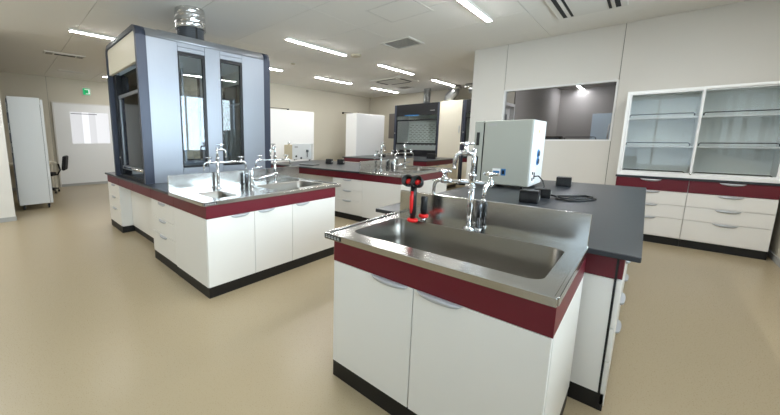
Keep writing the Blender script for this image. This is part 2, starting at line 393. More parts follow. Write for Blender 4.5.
def basin(o, x0, x1, y0, y1, depth, r=.06, ztop=.0):
    b = MB(); levels = [(0, 0), (.004, -.006), (.012, -depth*.55), (.02, -depth+.04), (.035, -depth+.014), (.07, -depth)]
    prev = None
    for ins, z in levels:
        L = [b.bm.verts.new((x, y, ztop+z)) for x, y in rrect(x0+ins, x1-ins, y0+ins, y1-ins, max(.02, r-ins*.3))]
        if prev:
            n = len(L)
            for k in range(n):
                f = b.bm.faces.new((prev[k], prev[(k+1) % n], L[(k+1) % n], L[k])); f.smooth = True
        prev = L
    b.bm.faces.new(prev)
    ob = b.build('basin', M['steelb'], o)
    cx, cy = (x0+x1)/2, (y0+y1)/2
    MB().lathe([(.005, .004), (.035, .004), (.045, .001), (.045, 0), (.005, 0)], (cx, cy, ztop-depth)).build('drain', M['dchrome'], ob)
    return ob
def deck(t, cells, z, th, mt='steel'):
    """cells: (x0,x1,y0,y1, hole or None) tiled top sheet"""
    b = MB(); k = 6
    for x0, x1, y0, y1, hl in cells:
        if not hl:
            vs = [b.bm.verts.new(p) for p in ((x0, y0, z), (x1, y0, z), (x1, y1, z), (x0, y1, z))]; b.bm.faces.new(vs); continue
        L = [b.bm.verts.new((x, y, z)) for x, y in rrect(*hl[:4], hl[4], k)]
        C = [b.bm.verts.new(p) for p in ((x1, y1, z), (x0, y1, z), (x0, y0, z), (x1, y0, z))]
        n = len(L)
        for c in range(4):
            for i in range(k): b.bm.faces.new((L[c*(k+1)+i], L[c*(k+1)+i+1], C[c]))
            e = c*(k+1)+k; b.bm.faces.new((L[e], L[(e+1) % n], C[(c+1) % 4], C[c]))
    bmesh.ops.remove_doubles(b.bm, verts=b.bm.verts, dist=1e-5)
    for f in b.bm.faces:
        f.normal_update()
        if f.normal.z < 0: f.normal_flip()
    return b
def sink_top(name, label, loc, rz, W, D, basins, ov, splash, th=.03):
    """steel sink counter: local x along its front, front at y = 0, back at y = D; basins = list of (x0,x1,y0,y1)"""
    t = thing(name, label, 'sink', loc, rz); z = .806-loc[2]
    cells = []; xprev = 0
    for i, q in enumerate(basins):
        xe = W if i == len(basins)-1 else (q[1]+basins[i+1][0])/2
        if i < len(basins)-1 and basins[i+1][0]-q[1] > .3: xe = q[1]+.06
        if q[0]-xprev > .3: cells.append((xprev, q[0]-.06, 0, D, None)); xprev = q[0]-.06
        cells.append((xprev, xe, 0, D, (q[0], q[1], q[2], q[3], .055))); xprev = xe
    b = deck(t, cells, z-.004, th); b.build('deck', M['steel'], t)
    part('front_lip', M['steel'], t, (0, W, -.004, .014, z-th, z+.003), bev=.002)
    part('side_lip', M['steel'], t, (-.004, .010, .014, D, z-th, z+.003), bev=.002)
    part('side_lip', M['steel'], t, (W-.010, W+.004, .014, D, z-th, z+.003), bev=.002)
    for q in basins: basin(t, *q[:4], q[4], ztop=z-.004)
    x0, x1, hz = splash
    part('splashback', M['steel'], t, (x0, x1, D-.012, D+.006, z-th, hz), bev=.002)
    p = part('maker_plate', M['edge'], t, (.004, .115, -.0065, -.004, z-.024, z-.001))
    bx = [(.012+i*.02, .026+i*.02, -.0075, -.0065, z-.02, z-.013) for i in range(5)]+[(.012+i*.02, .024+i*.02, -.0075, -.0065, z-.010, z-.006) for i in range(5)]
    part('plate_print', M['base'], p, *bx)
    return t
# ---- taps
def tap_head(t, px, py, pz, dx, dy, s=1.0, name='tap'):
    """a laboratory bib tap: body along (dx,dy), downward spout, cross handle on top"""
    d = Vector((dx, dy, 0)).normalized(); p = Vector((px, py, pz)); b = MB(); V = lambda a, z: p+d*(a*s)+Vector((0, 0, z*s))
    b.tube([V(0, 0), V(.02, 0), V(.035, 0), V(.05, 0)], [.010*s, .013*s, .016*s, .014*s], 12)
    b.tube([V(.03, 0), V(.06, .002), V(.078, -.008), V(.086, -.03), V(.087, -.07)], [.012*s, .011*s, .010*s, .009*s, .008*s], 12)
    b.tube([V(.087, -.07), V(.087, -.075), V(.087, -.082)], [.011*s, .011*s, .009*s], 12)
    b.tube([V(.036, .0), V(.036, .02), V(.036, .024), V(.036, .045)], [.014*s, .014*s, .009*s, .008*s], 12)
    o = b.build(name, M['chrome'], t)
    h = MB(); n = Vector((-d.y, d.x, 0)); c = V(.036, .05)
    for a in (d, n):
        h.tube([c-a*.032*s, c-a*.012*s, c+a*.012*s, c+a*.032*s], [.008*s, .0055*s, .0055*s, .008*s], 8)
    h.tube([c-Vector((0, 0, .008*s)), c+Vector((0, 0, .008*s))], .012*s, 12)
    h.build('cross_handle', M['chrome'], o)
    return o
def lab_faucet(label, x, y, ax, top_dir, group='three way laboratory taps', z0=.802, L1=.22, L2=.12, Hs=.40, s=1.0, rd=None):
    """column with two side taps on a cross bar along ax and one upper tap"""
    t = thing('laboratory_faucet', label, 'faucet', (x, y, z0), 0, group)
    MB().lathe([(.004, 0), (.034, 0), (.034, .006), (.022, .014), (.0165, .02), (.004, .02)], n=20).build('base_flange', M['chrome'], t)
    MB().cyl((0, 0, .015), (0, 0, .30), .0155, 16).build('column', M['chrome'], t)
    zc = .265; d = Vector((*ax, 0)).normalized()
    b = MB(); b.lathe([(.004, zc-.035), (.021, zc-.035), (.021, zc-.02), (.017, zc-.018), (.019, zc), (.017, zc+.03), (.022, zc+.034), (.022, zc+.046), (.012, zc+.05)], n=16)
    pts = [d*a for a in (-L1+.03, -L1+.06, -.09, -.055, -.03, .03, .055, L2-.03)]
    b.tube([p+Vector((0, 0, zc)) for p in pts], [.010, .0075, .0085, .012, .011, .011, .012, .010], 12); b.build('cross_bar', M['chrome'], t)
    tap_head(t, *(d*(-L1+.05)+Vector((0, 0, zc))), -d.x, -d.y, s)
    e = Vector((*rd, 0)) if rd else d
    tap_head(t, *(d*(L2-.02 if rd else L2-.05)+Vector((0, 0, zc))), e.x, e.y, s)
    u = Vector((*top_dir, 0)).normalized()
    b = MB(); zt = Hs
    b.tube([(0, 0, zc+.045), (0, 0, zt+.012)], .0125, 12); b.lathe([(.004, zt+.012), (.015, zt+.012), (.012, zt+.02), (.004, zt+.022)], n=14)
    b.build('riser', M['chrome'], t)
    tap_head(t, *(Vector((0, 0, zt-.006))), u.x, u.y, s, 'upper_tap')
    return t
# ================================================================== island A (left) and island C (middle): same build
X1 = -2.35
DZL = [.094, .325, .49, .668]
def island(y0, tagn, where, hood):
    """long side at y0 looking to -y, sink end at x = -2.35 looking to +x"""
    d = 1.53
    cabinet('sink_cabinet', 'white three-door sink cabinet ending the '+where, 'cabinet', (X1, y0, 0), PI/2, d, .66,
            doors=((0, .455, .31), (.455, .90, .59), (.90, d, 1.04)), hollow=True)
    cabinet('drawer_cabinet', 'white drawer unit beside the sink of the '+where, 'cabinet', (-3.64, y0, 0), 0, .628, d, drawers=((0, .628, DZL),))
    knee('knee_space_panel', 'recessed white knee space panel of the '+where, -4.93, -3.642, y0, d)
    cabinet('drawer_cabinet', 'white drawer unit, left end of the '+where, 'cabinet', (-5.55, y0, 0), 0, .618, d, drawers=((0, .618, DZL),))
    w = MB(); w.box(-5.60, -3.075, y0-.02, y0+1.62, .776, .802, bev=.003)
    tag(w.build('worktop', M['top']), 'black worktop of the '+where, 'worktop')
    # steel sink end; local x -> +Y, local y -> -X
    sink_top('sink_counter', 'steel counter with two basins on the '+where, (X1+.004, y0-.022, 0), PI/2, 1.64, .715,
             ((.17, .42, .14, .50, .18), (.84, 1.52, .13, .55, .22)), .03, (.0, 1.64, .965))
LA, LC = 'left island with the hood', 'middle island without a hood'
island(1.13, 'A', LA, True)
island(4.05, 'C', LC, False)
for y0, wh in ((1.13, LA), (4.05, LC)):
    lab_faucet('chrome three way tap by the small basin, '+wh, -3.0, y0+.46, (.25, 1), (.3, 1), L1=.10, L2=.26)
    lab_faucet('chrome three way tap by the large basin, '+wh, -2.97, y0+1.17, (.25, 1), (.3, -1), L1=.20, L2=.16)
    # mixer with a long sloped spout
    t = thing('mixer_faucet', 'chrome lever mixer with long rising spout, '+wh, 'faucet', (-2.99, y0+.86, .802), 0, 'lever mixers')
    MB().lathe([(.004, 0), (.03, 0), (.03, .008), (.024, .012), (.024, .15), (.02, .165), (.004, .17)]).build('body', M['chrome'], t)
    MB().tube([(.01, .01, .05), (.05, .05, .065), (.17, .22, .125)], [.018, .018, .014], 12).build('spout', M['chrome'], t)
    MB().tube([(0, 0, .165), (.02, .02, .185), (.07, .09, .20)], [.012, .008, .006], 8).build('lever', M['chrome'], t)
    t = thing('spray_holder', 'dark steel cylinder left of the mixer, '+wh, 'holder', (-3.0, y0+.80, .802), 0, 'steel cylinders beside mixers')
    MB().lathe([(.004, 0), (.019, 0), (.019, .12), (.016, .125), (.004, .125)]).build('sleeve', M['dchrome'], t)
    MB().lathe([(.004, .125), (.018, .125), (.016, .135), (.004, .136)]).build('cap', M['chrome'], t)
# ================================================================== island B (foreground)
cabinet('sink_cabinet', 'white two-door sink cabinet with wine red band in the right foreground', 'cabinet', (-1.085, 1.226, 0), 0, .939, .71, doors=((0, .455, .335), (.455, .939, .565)), hollow=True)
sink_top('sink_counter', 'large single basin stainless steel sink counter in the right foreground', (-1.149, 1.222, 0), 0, 1.003, .735, ((.075, .94, .125, .615, .23),), .09, (.02, 1.003, .962))
y0 = 1.985
tag(MB().box(-1.33, .031, y0-.035, 4.95, .776, .802, bev=.003).build('worktop', M['top']), 'wide black worktop of the foreground island carrying the grey oven', 'worktop')
# right hand drawer units looking to +x, left hand cabinets looking to -x
B_Z = [.094, .27, .43, .60, .775]
def bdraw(yy, lab, w):
    t = cabinet('drawer_cabinet', lab, 'cabinet', (-.018, yy, 0), PI/2, w, .62, drawers=((0, w, [.03, .26, .43, .668]),), group='drawer units under the foreground worktop')
    part('drawer_gap_shade', M['black'], t, (-.0015, w+.0015, .0183, .026, .03, .772))  # black strip painting the shade in the gap behind the drawer fronts
    # red top drawer
    o = MB().box(.002, w-.002, 0, .018, .6725, .772, bev=.0015).build('drawer', M['red'], t); o['label'] = 'wine red drawer front'; grip(o, w/2, .765); o.children[0].location.y = .018
    for c in t.children:
        if c.name.startswith('apron'): c.location.y = .02
    return t
b1 = bdraw(y0, 'white drawer unit with wine red top drawer, right behind the foreground sink', .96)
bdraw(y0+.965, 'white drawer unit in the middle of the right side of the foreground island', .96)
bdraw(y0+1.93, 'white drawer unit at the far end of the right side of the foreground island', .96)
for k, s in enumerate(('behind the foreground sink', 'in the middle', 'at the far end')):
    cabinet('base_cabinet', 'white cabinet, hidden left side of the foreground island, '+s, 'cabinet', (-1.27, y0+.965*k+.96, 0), -PI/2, .96, .60, doors=((0, .48, .38), (.48, .96, .58)))
lab_faucet('large chrome three way tap on the foreground sink', -.655, 1.885, (1, .22), (-1, -.35), L1=.155, L2=.125, Hs=.43, s=1.1, rd=(-.15, -1))
# short post behind the tap
t = thing('short_tap_post', 'short chrome post just right of the foreground three way tap', 'post', (-.612, 1.905, .802))
MB().lathe([(.004, 0), (.02, 0), (.02, .006), (.012, .01), (.004, .01)]).build('flange', M['chrome'], t)
MB().lathe([(.004, .01), (.0135, .01), (.0135, .14), (.010, .15), (.004, .152)]).build('sleeve', M['dchrome'], t)
# hand held eyewash with twin cups
t = thing('eyewash', 'red hand held eyewash with two black cups on the foreground sink', 'eyewash', (-.955, 1.80, .802))
MB().lathe([(.004, 0), (.03, 0), (.034, .008), (.03, .018), (.018, .022), (.004, .022)]).build('base', M['redp'], t)
MB().tube([(0, 0, .02), (0, 0, .06), (.0, -.002, .16), (0, -.002, .228)], [.016, .020, .020, .018], 14).build('grip_sleeve', M['rubber'], t)
MB().tube([(-.002, -.017, .055), (-.002, -.0185, .09), (-.002, -.019, .15), (0, -.017, .19)], [.006, .011, .012, .009], 10).build('lever', M['redp'], t)
Rt = Matrix.Rotation(math.radians(-62), 4, 'X')
for s in (-1, 1):
    b = MB(); b.lathe([(.012, -.03), (.026, -.024), (.034, -.002), (.037, .026), (.033, .027), (.028, .004), (.012, -.004)], n=18)
    for v in b.bm.verts: v.co = Matrix.Translation((s*.030, -.012, .246)) @ Matrix.Rotation(math.radians(62), 4, 'X') @ Matrix.Rotation(0, 4, 'Y') @ v.co
    o = b.build('cup', M['rubber'], t)
    b = MB(); b.lathe([(.004, -.002), (.018, -.002), (.016, .007), (.004, .010)], n=16)
    for v in b.bm.verts: v.co = Matrix.Translation((s*.030, -.012, .246)) @ Matrix.Rotation(math.radians(62), 4, 'X') @ v.co
    b.build('spray_head', M['redp'], o)
MB().tube([(-.025, 0, .236), (0, 0, .23), (.025, 0, .236)], .014, 10).build('yoke', M['rubber'], t)
t = thing('spray_gun', 'short black spray handle with red collar right of the eyewash', 'spray', (-.905, 1.84, .802))
MB().lathe([(.004, 0), (.016, 0), (.016, .03), (.004, .03)]).build('socket', M['chrome'], t)
MB().lathe([(.004, .03), (.028, .03), (.030, .042), (.024, .05), (.004, .05)]).build('collar', M['redp'], t)
MB().lathe([(.004, .05), (.018, .05), (.021, .075), (.019, .12), (.021, .15), (.016, .16), (.004, .162)]).build('grip_sleeve', M['rubber'], t)
# ---- grey oven on island B, door towards -x
OX0, OX1, OY0, OY1, OZ = -1.235, -.80, 3.80, 4.33, .802
t = thing('laboratory_oven', 'tall grey green laboratory oven standing on the foreground island, door facing left', 'oven', (0, 0, OZ))
part('body', M['oven'], t, (OX0, OX1, OY0, OY1, .03, .70), bev=.006)
part('back_panel', M['ovenl'], t, (OX1, OX1+.012, OY0+.004, OY1-.004, .034, .696), bev=.003)
dr = part('door', M['oven'], t, (OX0-.10, OX0-.012, OY0+.005, OY1-.005, .03, .70), bev=.006)
part('seal', M['rubber'], t, (OX0-.012, OX0, OY0+.015, OY1-.015, .05, .68))
part('handle_slot', M['dark'], dr, (OX0-.075, OX0-.045, OY0+.002, OY0+.006, .44, .58), (OX0-.075, OX0-.045, OY0+.002, OY0+.006, .12, .32))
for fx in (OX0+.05, OX1-.05):
    for fy in (OY0+.05, OY1-.05): MB().cyl((fx, fy, 0), (fx, fy, .03), .018, 12).build('foot', M['rubber'], t)
pl = part('rating_plate', M['whiteb'], t, (OX0+.11, OX0+.185, OY0-.003, OY0, .135, .20)); part('blue_print', M['blue'], pl, (OX0+.118, OX0+.178, OY0-.0045, OY0-.003, .15, .175))
st = part('switch_plate', M['blue'], t, (OX0+.195, OX0+.235, OY0-.004, OY0, .13, .20)); part('switch', M['rubber'], st, (OX0+.205, OX0+.225, OY0-.010, OY0-.004, .145, .185))
part('logo_plate', M['base'], t, (OX0+.03, OX0+.115, OY0-.002, OY0, .645, .672))
bp = OX1+.012
for z in (.28, .36):
    v = MB().lathe([(.004, bp), (.042, bp), (.04, bp+.008), (.004, bp+.008)], (0, OY0+.27, z), axis='x').build('exhaust_port', M['blue'], t)
    MB().lathe([(.004, bp+.008), (.028, bp+.008), (.026, bp+.014), (.004, bp+.014)], (0, OY0+.27, z), axis='x').build('port_cap', M['rubber'], v)
part('socket_plate', M['whiteb'], t, (bp, bp+.004, OY0+.06, OY0+.2, .06, .22)); part('terminal', M['dark'], t, (bp+.004, bp+.01, OY0+.08, OY0+.10, .09, .12), (bp+.004, bp+.01, OY0+.08, OY0+.10, .15, .18), (bp+.004, bp+.01, OY0+.15, OY0+.17, .10, .17))
part('warning_sticker', mat('yellow_sticker', 'C9B458', .5), t, (bp, bp+.0015, OY0+.2, OY0+.24, .57, .60))
# power boxes
def power_box(label, x, y, rz=0, w=.10, d=.10, h=.09, group=None):
    t = thing('power_box', label, 'socket box', (x, y, .802), rz, group)
    part('case', M['rubber'], t, (-w/2, w/2, -d/2, d/2, 0, h), bev=.006)
    for s in (-1, 1):
        part('socket', M['dark'], t, (-w/2+.01, -.005, s*d/2-.002, s*d/2+.002, .03, h-.025), (.005, w/2-.01, s*d/2-.002, s*d/2+.002, .03, h-.025))
    part('label_plate', M['base'], t, (w/2-.001, w/2+.002, -.02, .02, .03, .06))
    return t
power_box('black socket box on the foreground worktop, nearest the sink splashback', -.62, 3.07, .1, .13, .11, .10, 'black socket boxes on the foreground worktop')
power_box('black socket box on the foreground worktop, close to the oven with cables', -.60, 3.42, .1, .12, .10, .08, 'black socket boxes on the foreground worktop')
power_box('black socket box on the foreground worktop, farthest near the back edge', -.60, 4.45, .1, .13, .12, .10, 'black socket boxes on the foreground worktop')
tag(MB().tube([(bp+.01, OY0+.16, .93), (bp+.05, OY0+.14, .94), (bp+.10, OY0+.08, .90), (bp+.13, OY0+.0, .85), (bp+.14, OY0-.12, .812), (bp+.16, OY0-.22, .812), (bp+.10, OY0-.3, .83), (-.66, 3.45, .845)], .006, 8).build('power_cable', M['rubber']), 'black power cable from the oven back arching to the socket box', 'cable')
cp = [(-.54, 3.42, .83), (-.46, 3.44, .812), (-.38, 3.50, .810), (-.31, 3.60, .810), (-.29, 3.70, .810), (-.34, 3.74, .810), (-.40, 3.68, .810), (-.46, 3.58, .812), (-.50, 3.46, .822), (-.49, 3.36, .812), (-.41, 3.34, .81), (-.32, 3.44, .81), (-.26, 3.58, .81), (-.27, 3.68, .81)]
tag(MB().tube(cp, .008, 8).build('coiled_cable', M['rubber']), 'black coiled cable lying on the foreground worktop right of the socket boxes', 'cable')
# ================================================================== right hand glass cabinet
RX0, RX1, RY = -.255, 1.022, 5.96
RZ = [.10, .345, .51, .675]
for k, (x0, x1, s) in enumerate(((RX0, .382, 'left'), (.384, RX1, 'right'))):
    w_ = x1-x0
    t = thing('drawer_cabinet', 'white four-drawer unit with wine red top drawer, '+s+' half under the glass cabinet', 'cabinet', (x0, RY, 0))
    part('plinth', M['black'], t, (0, w_, .02, .44, 0, .095)); part('carcass', M['white'], t, (0, w_, .019, .44, .095, .82))
    for z0, z1 in zip(RZ+[], RZ[1:]+[]):
        o = MB().box(.002, w_-.002, 0, .018, z0+.003, z1-.003, bev=.0015).build('drawer', M['white'], t); grip(o, w_/2, z1-.006); o.children[0].location.y = .018
    o = MB().box(.002, w_-.002, 0, .018, .678, .822, bev=.0015).build('drawer', M['red'], t); o['label'] = 'wine red drawer front'; grip(o, w_/2, .818); o.children[0].location.y = .018
tag(MB().box(RX0-.008, RX1+.008, RY-.012, 6.41, .824, .85, bev=.003).build('cabinet_counter', M['top']), 'thin black counter under the glass fronted cabinet', 'worktop')
t = thing('glass_cabinet', 'white glass fronted wall cabinet with two sliding doors at the right', 'cabinet', (0, RY, .85))
H_ = 1.07; z0 = 0
part('carcass', M['cabw'], t, (RX0, RX0+.025, 0, .445, 0, H_), (RX1-.025, RX1, 0, .445, 0, H_), (RX0+.025, RX1-.025, 0, .445, H_-.03, H_), (RX0+.025, RX1-.025, 0, .445, 0, .045), bev=.002)
part('back_panel', M['cab'], t, (RX0+.025, RX1-.025, .435, .445, .045, H_-.03))
part('divider', M['whiteb'], t, (.37, .39, .035, .43, .045, H_-.03))
for x0, x1, dz in ((RX0+.03, .368, 0), (.392, RX1-.03, .0)):
    for z in (.365, .72):
        o = part('shelf', M['cabw'], t, (x0, x1, .05, .43, z, z+.022), bev=.002)
        a, c = x0+.015, x1-.03
        MB().tube([(a, .06, z+.022), (a, .06, z+.045), (a+.012, .06, z+.057), (c-.012, .06, z+.057), (c, .06, z+.045), (c, .06, z+.022)], .006, 8).build('guard_rail', M['rubber'], o)
    MB().tube([(x0+.015, .06, .045), (x0+.015, .06, .06), (x0+.03, .06, .072), (x1-.05, .06, .072), (x1-.035, .06, .06), (x1-.035, .06, .045)], .006, 8).build('guard_rail', M['rubber'], t)
for k, (x0, x1, yy) in enumerate(((RX0+.026, .392, .010), (.366, RX1-.026, .024))):
    d = part('glass_door', M['cglass'], t, (x0+.02, x1-.02, yy-.002, yy+.003, .062, H_-.045))
    part('door_frame', M['whiteb'], d, (x0, x0+.02, yy-.006, yy+.006, .046, H_-.031), (x1-.02, x1, yy-.006, yy+.006, .046, H_-.031), (x0+.02, x1-.02, yy-.006, yy+.006, .046, .062), (x0+.02, x1-.02, yy-.006, yy+.006, H_-.045, H_-.031))
MB().lathe([(.002, -.008), (.010, -.008), (.010, 0), (.002, 0)], (.379, 0, .055), axis='y').build('lock', M['chrome'], t)
# ================================================================== the island fume hood
HX0, HX1, HY0, HY1, HZ0, HZ1 = -5.09, -3.80, 1.135, 2.87, .802, 2.50
t = thing('fume_hood', 'tall double sided fume hood with aluminium side panels on the left island', 'fume hood', (0, 0, 0))
def portal(y0, y1, x0, x1, z0, z1, r, th):
    n = 8
    def arch(x0, x1, z1, r):
        P = [(x1, z0)]
        for i in range(n+1): a = PI/2*i/n; P.append((x1-r+r*math.cos(a), z1-r+r*math.sin(a)))
        for i in range(n+1): a = PI/2+PI/2*i/n; P.append((x0+r+r*math.cos(a), z1-r+r*math.sin(a)))
        P.append((x0, z0)); return P
    O = arch(x0, x1, z1, r); I = arch(x0+th, x1-th, z1-th, max(.01, r-th)); b = MB(); N = len(O)
    R = [[b.bm.verts.new((p[0], y, p[1])) for p in L] for L, y in ((O, y0), (O, y1), (I, y0), (I, y1))]
    for k in range(N-1):
        sm = 0 < k < N-2
        for a, c, s in ((0, 1, sm), (2, 3, sm), (0, 2, False), (1, 3, False)):
            f = b.bm.faces.new((R[a][k], R[a][k+1], R[c][k+1], R[c][k])); f.smooth = s
    for k in (0, N-1): b.bm.faces.new([R[0][k], R[1][k], R[3][k], R[2][k]])
    return b
ps = .10
portal(HY0, HY0+ps, HX0, HX1, HZ0, HZ1, .11, .05).build('front_frame', M['slate'], t)
portal(HY1-ps, HY1, HX0, HX1, HZ0, HZ1, .11, .05).build('back_frame', M['slate'], t)
# roof shell between the frames
n = 8; P = []
for i in range(n+1): a = PI/2*i/n; P.append((HX1-.11+.108*math.cos(a), HZ1-.11+.108*math.sin(a)))
for i in range(n+1): a = PI/2+PI/2*i/n; P.append((HX0+.11+.108*math.cos(a), HZ1-.11+.108*math.sin(a)))
MB().prism(P, HY0+ps, HY1-ps, 'y', True).build('roof_cover', M['alug'], t)
# side walls: five upright panels, two of them windows, on both sides
ya_, yb_ = HY0+ps, HY1-ps
cols = [(ya_, 1.57, 0), (1.57, 1.90, 1), (1.90, 2.10, 0), (2.10, 2.42, 1), (2.42, yb_, 0)]
for sx, nm in ((HX1, 1), (HX0, -1)):
    for a, c, win in cols:
        def px(y0, y1, z0, z1, inn=0, th=.035):
            return (sx-inn-th, sx-inn, y0, y1, z0, z1) if nm == 1 else (sx+inn, sx+inn+th, y0, y1, z0, z1)
        if not win:
            part('side_panel', M['alu'], t, px(a+.0015, c-.0015, HZ0, HZ1-.112, .003), bev=.0015)
        else:
            part('side_panel', M['alu'], t, px(a+.0015, c-.0015, 2.345, HZ1-.112, .003), bev=.0015)
            part('side_panel', M['alu'], t, px(a+.0015, c-.0015, 2.295, 2.342, .003), bev=.0015)
            fr = part('window_frame', M['slated'], t, px(a+.002, a+.014, .985, 2.292, .004), px(c-.032, c-.002, .985, 2.292, .004), px(a+.014, c-.032, 2.255, 2.292, .004), px(a+.014, c-.032, .96, .985, .004))
            part('window_pane', M['glassd'], fr, px(a+.014, c-.032, .985, 2.255, .018, .005))
            part('side_panel', M['alu'], t, px(a+.0015, c-.0015, HZ0, .958, .003), bev=.0015)
# both sash openings
for y, s in ((HY0, 1), (HY1, -1)):
    def py(x0, x1, d0, d1, z0, z1):
        return (x0, x1, min(y+s*d0, y+s*d1), max(y+s*d0, y+s*d1), z0, z1)
    part('fascia', M['cream'], t, py(HX0+.052, HX1-.052, .015, .055, 2.13, 2.448), bev=.004)
    part('left_jamb', M['slated'], t, py(HX0+.052, HX0+.17, .055, .17, HZ0, 2.13), bev=.002); part('right_jamb', M['slate'], t, py(HX1-.10, HX1-.052, .055, .17, HZ0, 2.13), bev=.002)
    sa = part('sash', M['alug'], t, py(HX0+.171, HX1-.101, .075, .10, 1.83, 1.865), py(HX0+.171, HX1-.101, .060, .11, .90, .945), py(HX0+.171, HX0+.20, .078, .098, .945, 1.83), py(HX1-.13, HX1-.101, .078, .098, .945, 1.83))
    part('sash_glass', M['glassd'], sa, py(HX0+.20, HX1-.13, .086, .091, .945, 1.83))
    MB().tube([(HX0+.28, y+s*.055, .925), (HX1-.22, y+s*.055, .925)], .014, 10).build('sash_handle', M['chrome'], sa)
    part('upper_glass', M['glassd'], t, py(HX0+.171, HX1-.101, .12, .125, 1.85, 2.13))
    part('airfoil_sill', M['slated'], t, py(HX0+.171, HX1-.101, .05, .13, HZ0, HZ0+.03), bev=.004)
    part('outlet_plate', M['whiteb'], t, py(HX0+.09, HX0+.12, .050, .055, 1.04, 1.06))
part('ceiling_board', M['whiteb'], t, (HX0+.06, HX1-.06, HY0+.18, HY1-.18, 2.30, 2.33))
for a, c, win in cols:
    if not win:
        for xx in (HX0+.0365, HX1-.0435): part('inner_lining', M['whiteb'], t, (xx, xx+.007, a+.04, c-.01, HZ0, 2.30))
part('service_upright', M['alug'], t, (HX0+.35, HX0+.38, 1.98, 2.01, HZ0, 2.30))
# equipment on its roof
b = MB(); prof = []
for i in range(9): prof += [(.140, .004+i*.023), (.163, .0105+i*.023), (.163, .019+i*.023), (.140, .0262+i*.023)]
t2 = thing('exhaust_duct', 'grey flexible exhaust duct with foil collar rising from the island hood to the ceiling', 'duct', (-4.16, 1.90, 2.50))
b.lathe([(.01, .0)]+prof+[(.01, .214)], n=28).build('bellows', M['flex'], t2)
b = MB(); pr = []
for i in range(12): pr.append((.185+random.uniform(-.006, .008), .16+i*.0215))
b.lathe([(.15, .158)]+pr+[(.15, .398)], n=28)
for v in b.bm.verts:
    r_ = 1+random.uniform(-.025, .025); v.co.x *= r_; v.co.y *= r_
for f in b.bm.faces: f.smooth = False
b.build('foil_collar', M['foil'], t2)
part('strap', M['rubber'], t2, (.148, .166, -.01, .012, .0, .19))
t2 = thing('damper_box', 'small grey metal box on the roof of the island hood left of the duct', 'box', (-4.36, 1.62, 2.50))
part('case', M['alug'], t2, (-.12, .12, -.10, .14, 0, .10), bev=.004); part('lid', M['duct'], t2, (-.125, .125, -.105, .145, .10, .112), bev=.002)
# ================================================================== items on island C
power_box('black socket box on the middle island worktop, left of the pair', -4.55, 4.95, .2, .13, .09, .10, 'black socket boxes on the middle island')
power_box('black socket box on the middle island worktop, right of the pair', -4.32, 5.05, .2, .13, .09, .10, 'black socket boxes on the middle island')
t = thing('water_bath', 'light grey box shaped lab instrument with knobs on the middle island', 'instrument', (-5.86, 5.06, .802), math.radians(38))
part('case', M['ovenl'], t, (0, .46, 0, .32, .025, .40), bev=.01)
part('side_module', mat('tan_enamel', 'B9AE94', .5), t, (-.20, -.004, .02, .30, .025, .37), bev=.006)
for a in (.05, .41):
    for c in (.05, .27): MB().cyl((a, c, 0), (a, c, .025), .015, 10).build('foot', M['rubber'], t)
for a in (.10, .22): MB().lathe([(.002, -.02), (.02, -.02), (.024, 0), (.002, 0)], (a, 0, .10 if a < .2 else .06), axis='y').build('knob', M['rubber'], t)
part('display', M['base'], t, (.06, .14, -.004, 0, .30, .34)); part('drain_tap', M['chrome'], t, (.34, .40, -.03, 0, .20, .26), (.36, .38, -.04, -.02, .08, .20), bev=.003)
MB().cyl((-.10, .1, .37), (-.10, .1, .44), .03, 14).build('column_head', M['chrome'], t)
t = thing('flat_tray', 'flat dark tray with pale rim lying on the middle island by the island hood', 'tray', (-4.75, 4.28, .802), .15)
part('tray_base', M['slated'], t, (0, .34, 0, .22, 0, .012), bev=.003); part('rim', M['base'], t, (0, .34, 0, .008, .012, .024), (0, .34, .212, .22, .012, .024), (0, .008, .008, .212, .012, .024), (.332, .34, .008, .212, .012, .024))
# ================================================================== island D far back
DX1, DY0, DY1 = -3.60, 7.32, 9.15
cabinet('base_cabinet', 'cream base cabinet with wine red band at the right end of the far island', 'cabinet', (DX1, DY0, 0), PI/2, DY1-DY0, .62, doors=((0, .85, .6), (.85, DY1-DY0, 1.1)), body='cream')
for k, s in enumerate(('right', 'middle', 'left')):
    cabinet('drawer_cabinet', 'cream drawer unit in the far island, '+s+' one under its black worktop', 'cabinet', (DX1-.63-.64*(k+1), DY0, 0), 0, .636, DY1-DY0, drawers=((0, .636, DZL),), body='cream')
tag(MB().box(-6.19, DX1+.03, DY0-.03, DY1+.02, .776, .802, bev=.003).build('worktop', M['top']), 'black worktop of the far island in front of the far hoods', 'worktop')
power_box('black socket box on the far island worktop beside the tall white cabinet', -5.35, 8.1, .2, .17, .12, .10, 'black socket boxes on the far island')
power_box('black socket box on the far island worktop in front of the cream panel', -3.98, 8.35, .2, .22, .12, .13, 'black socket boxes on the far island')
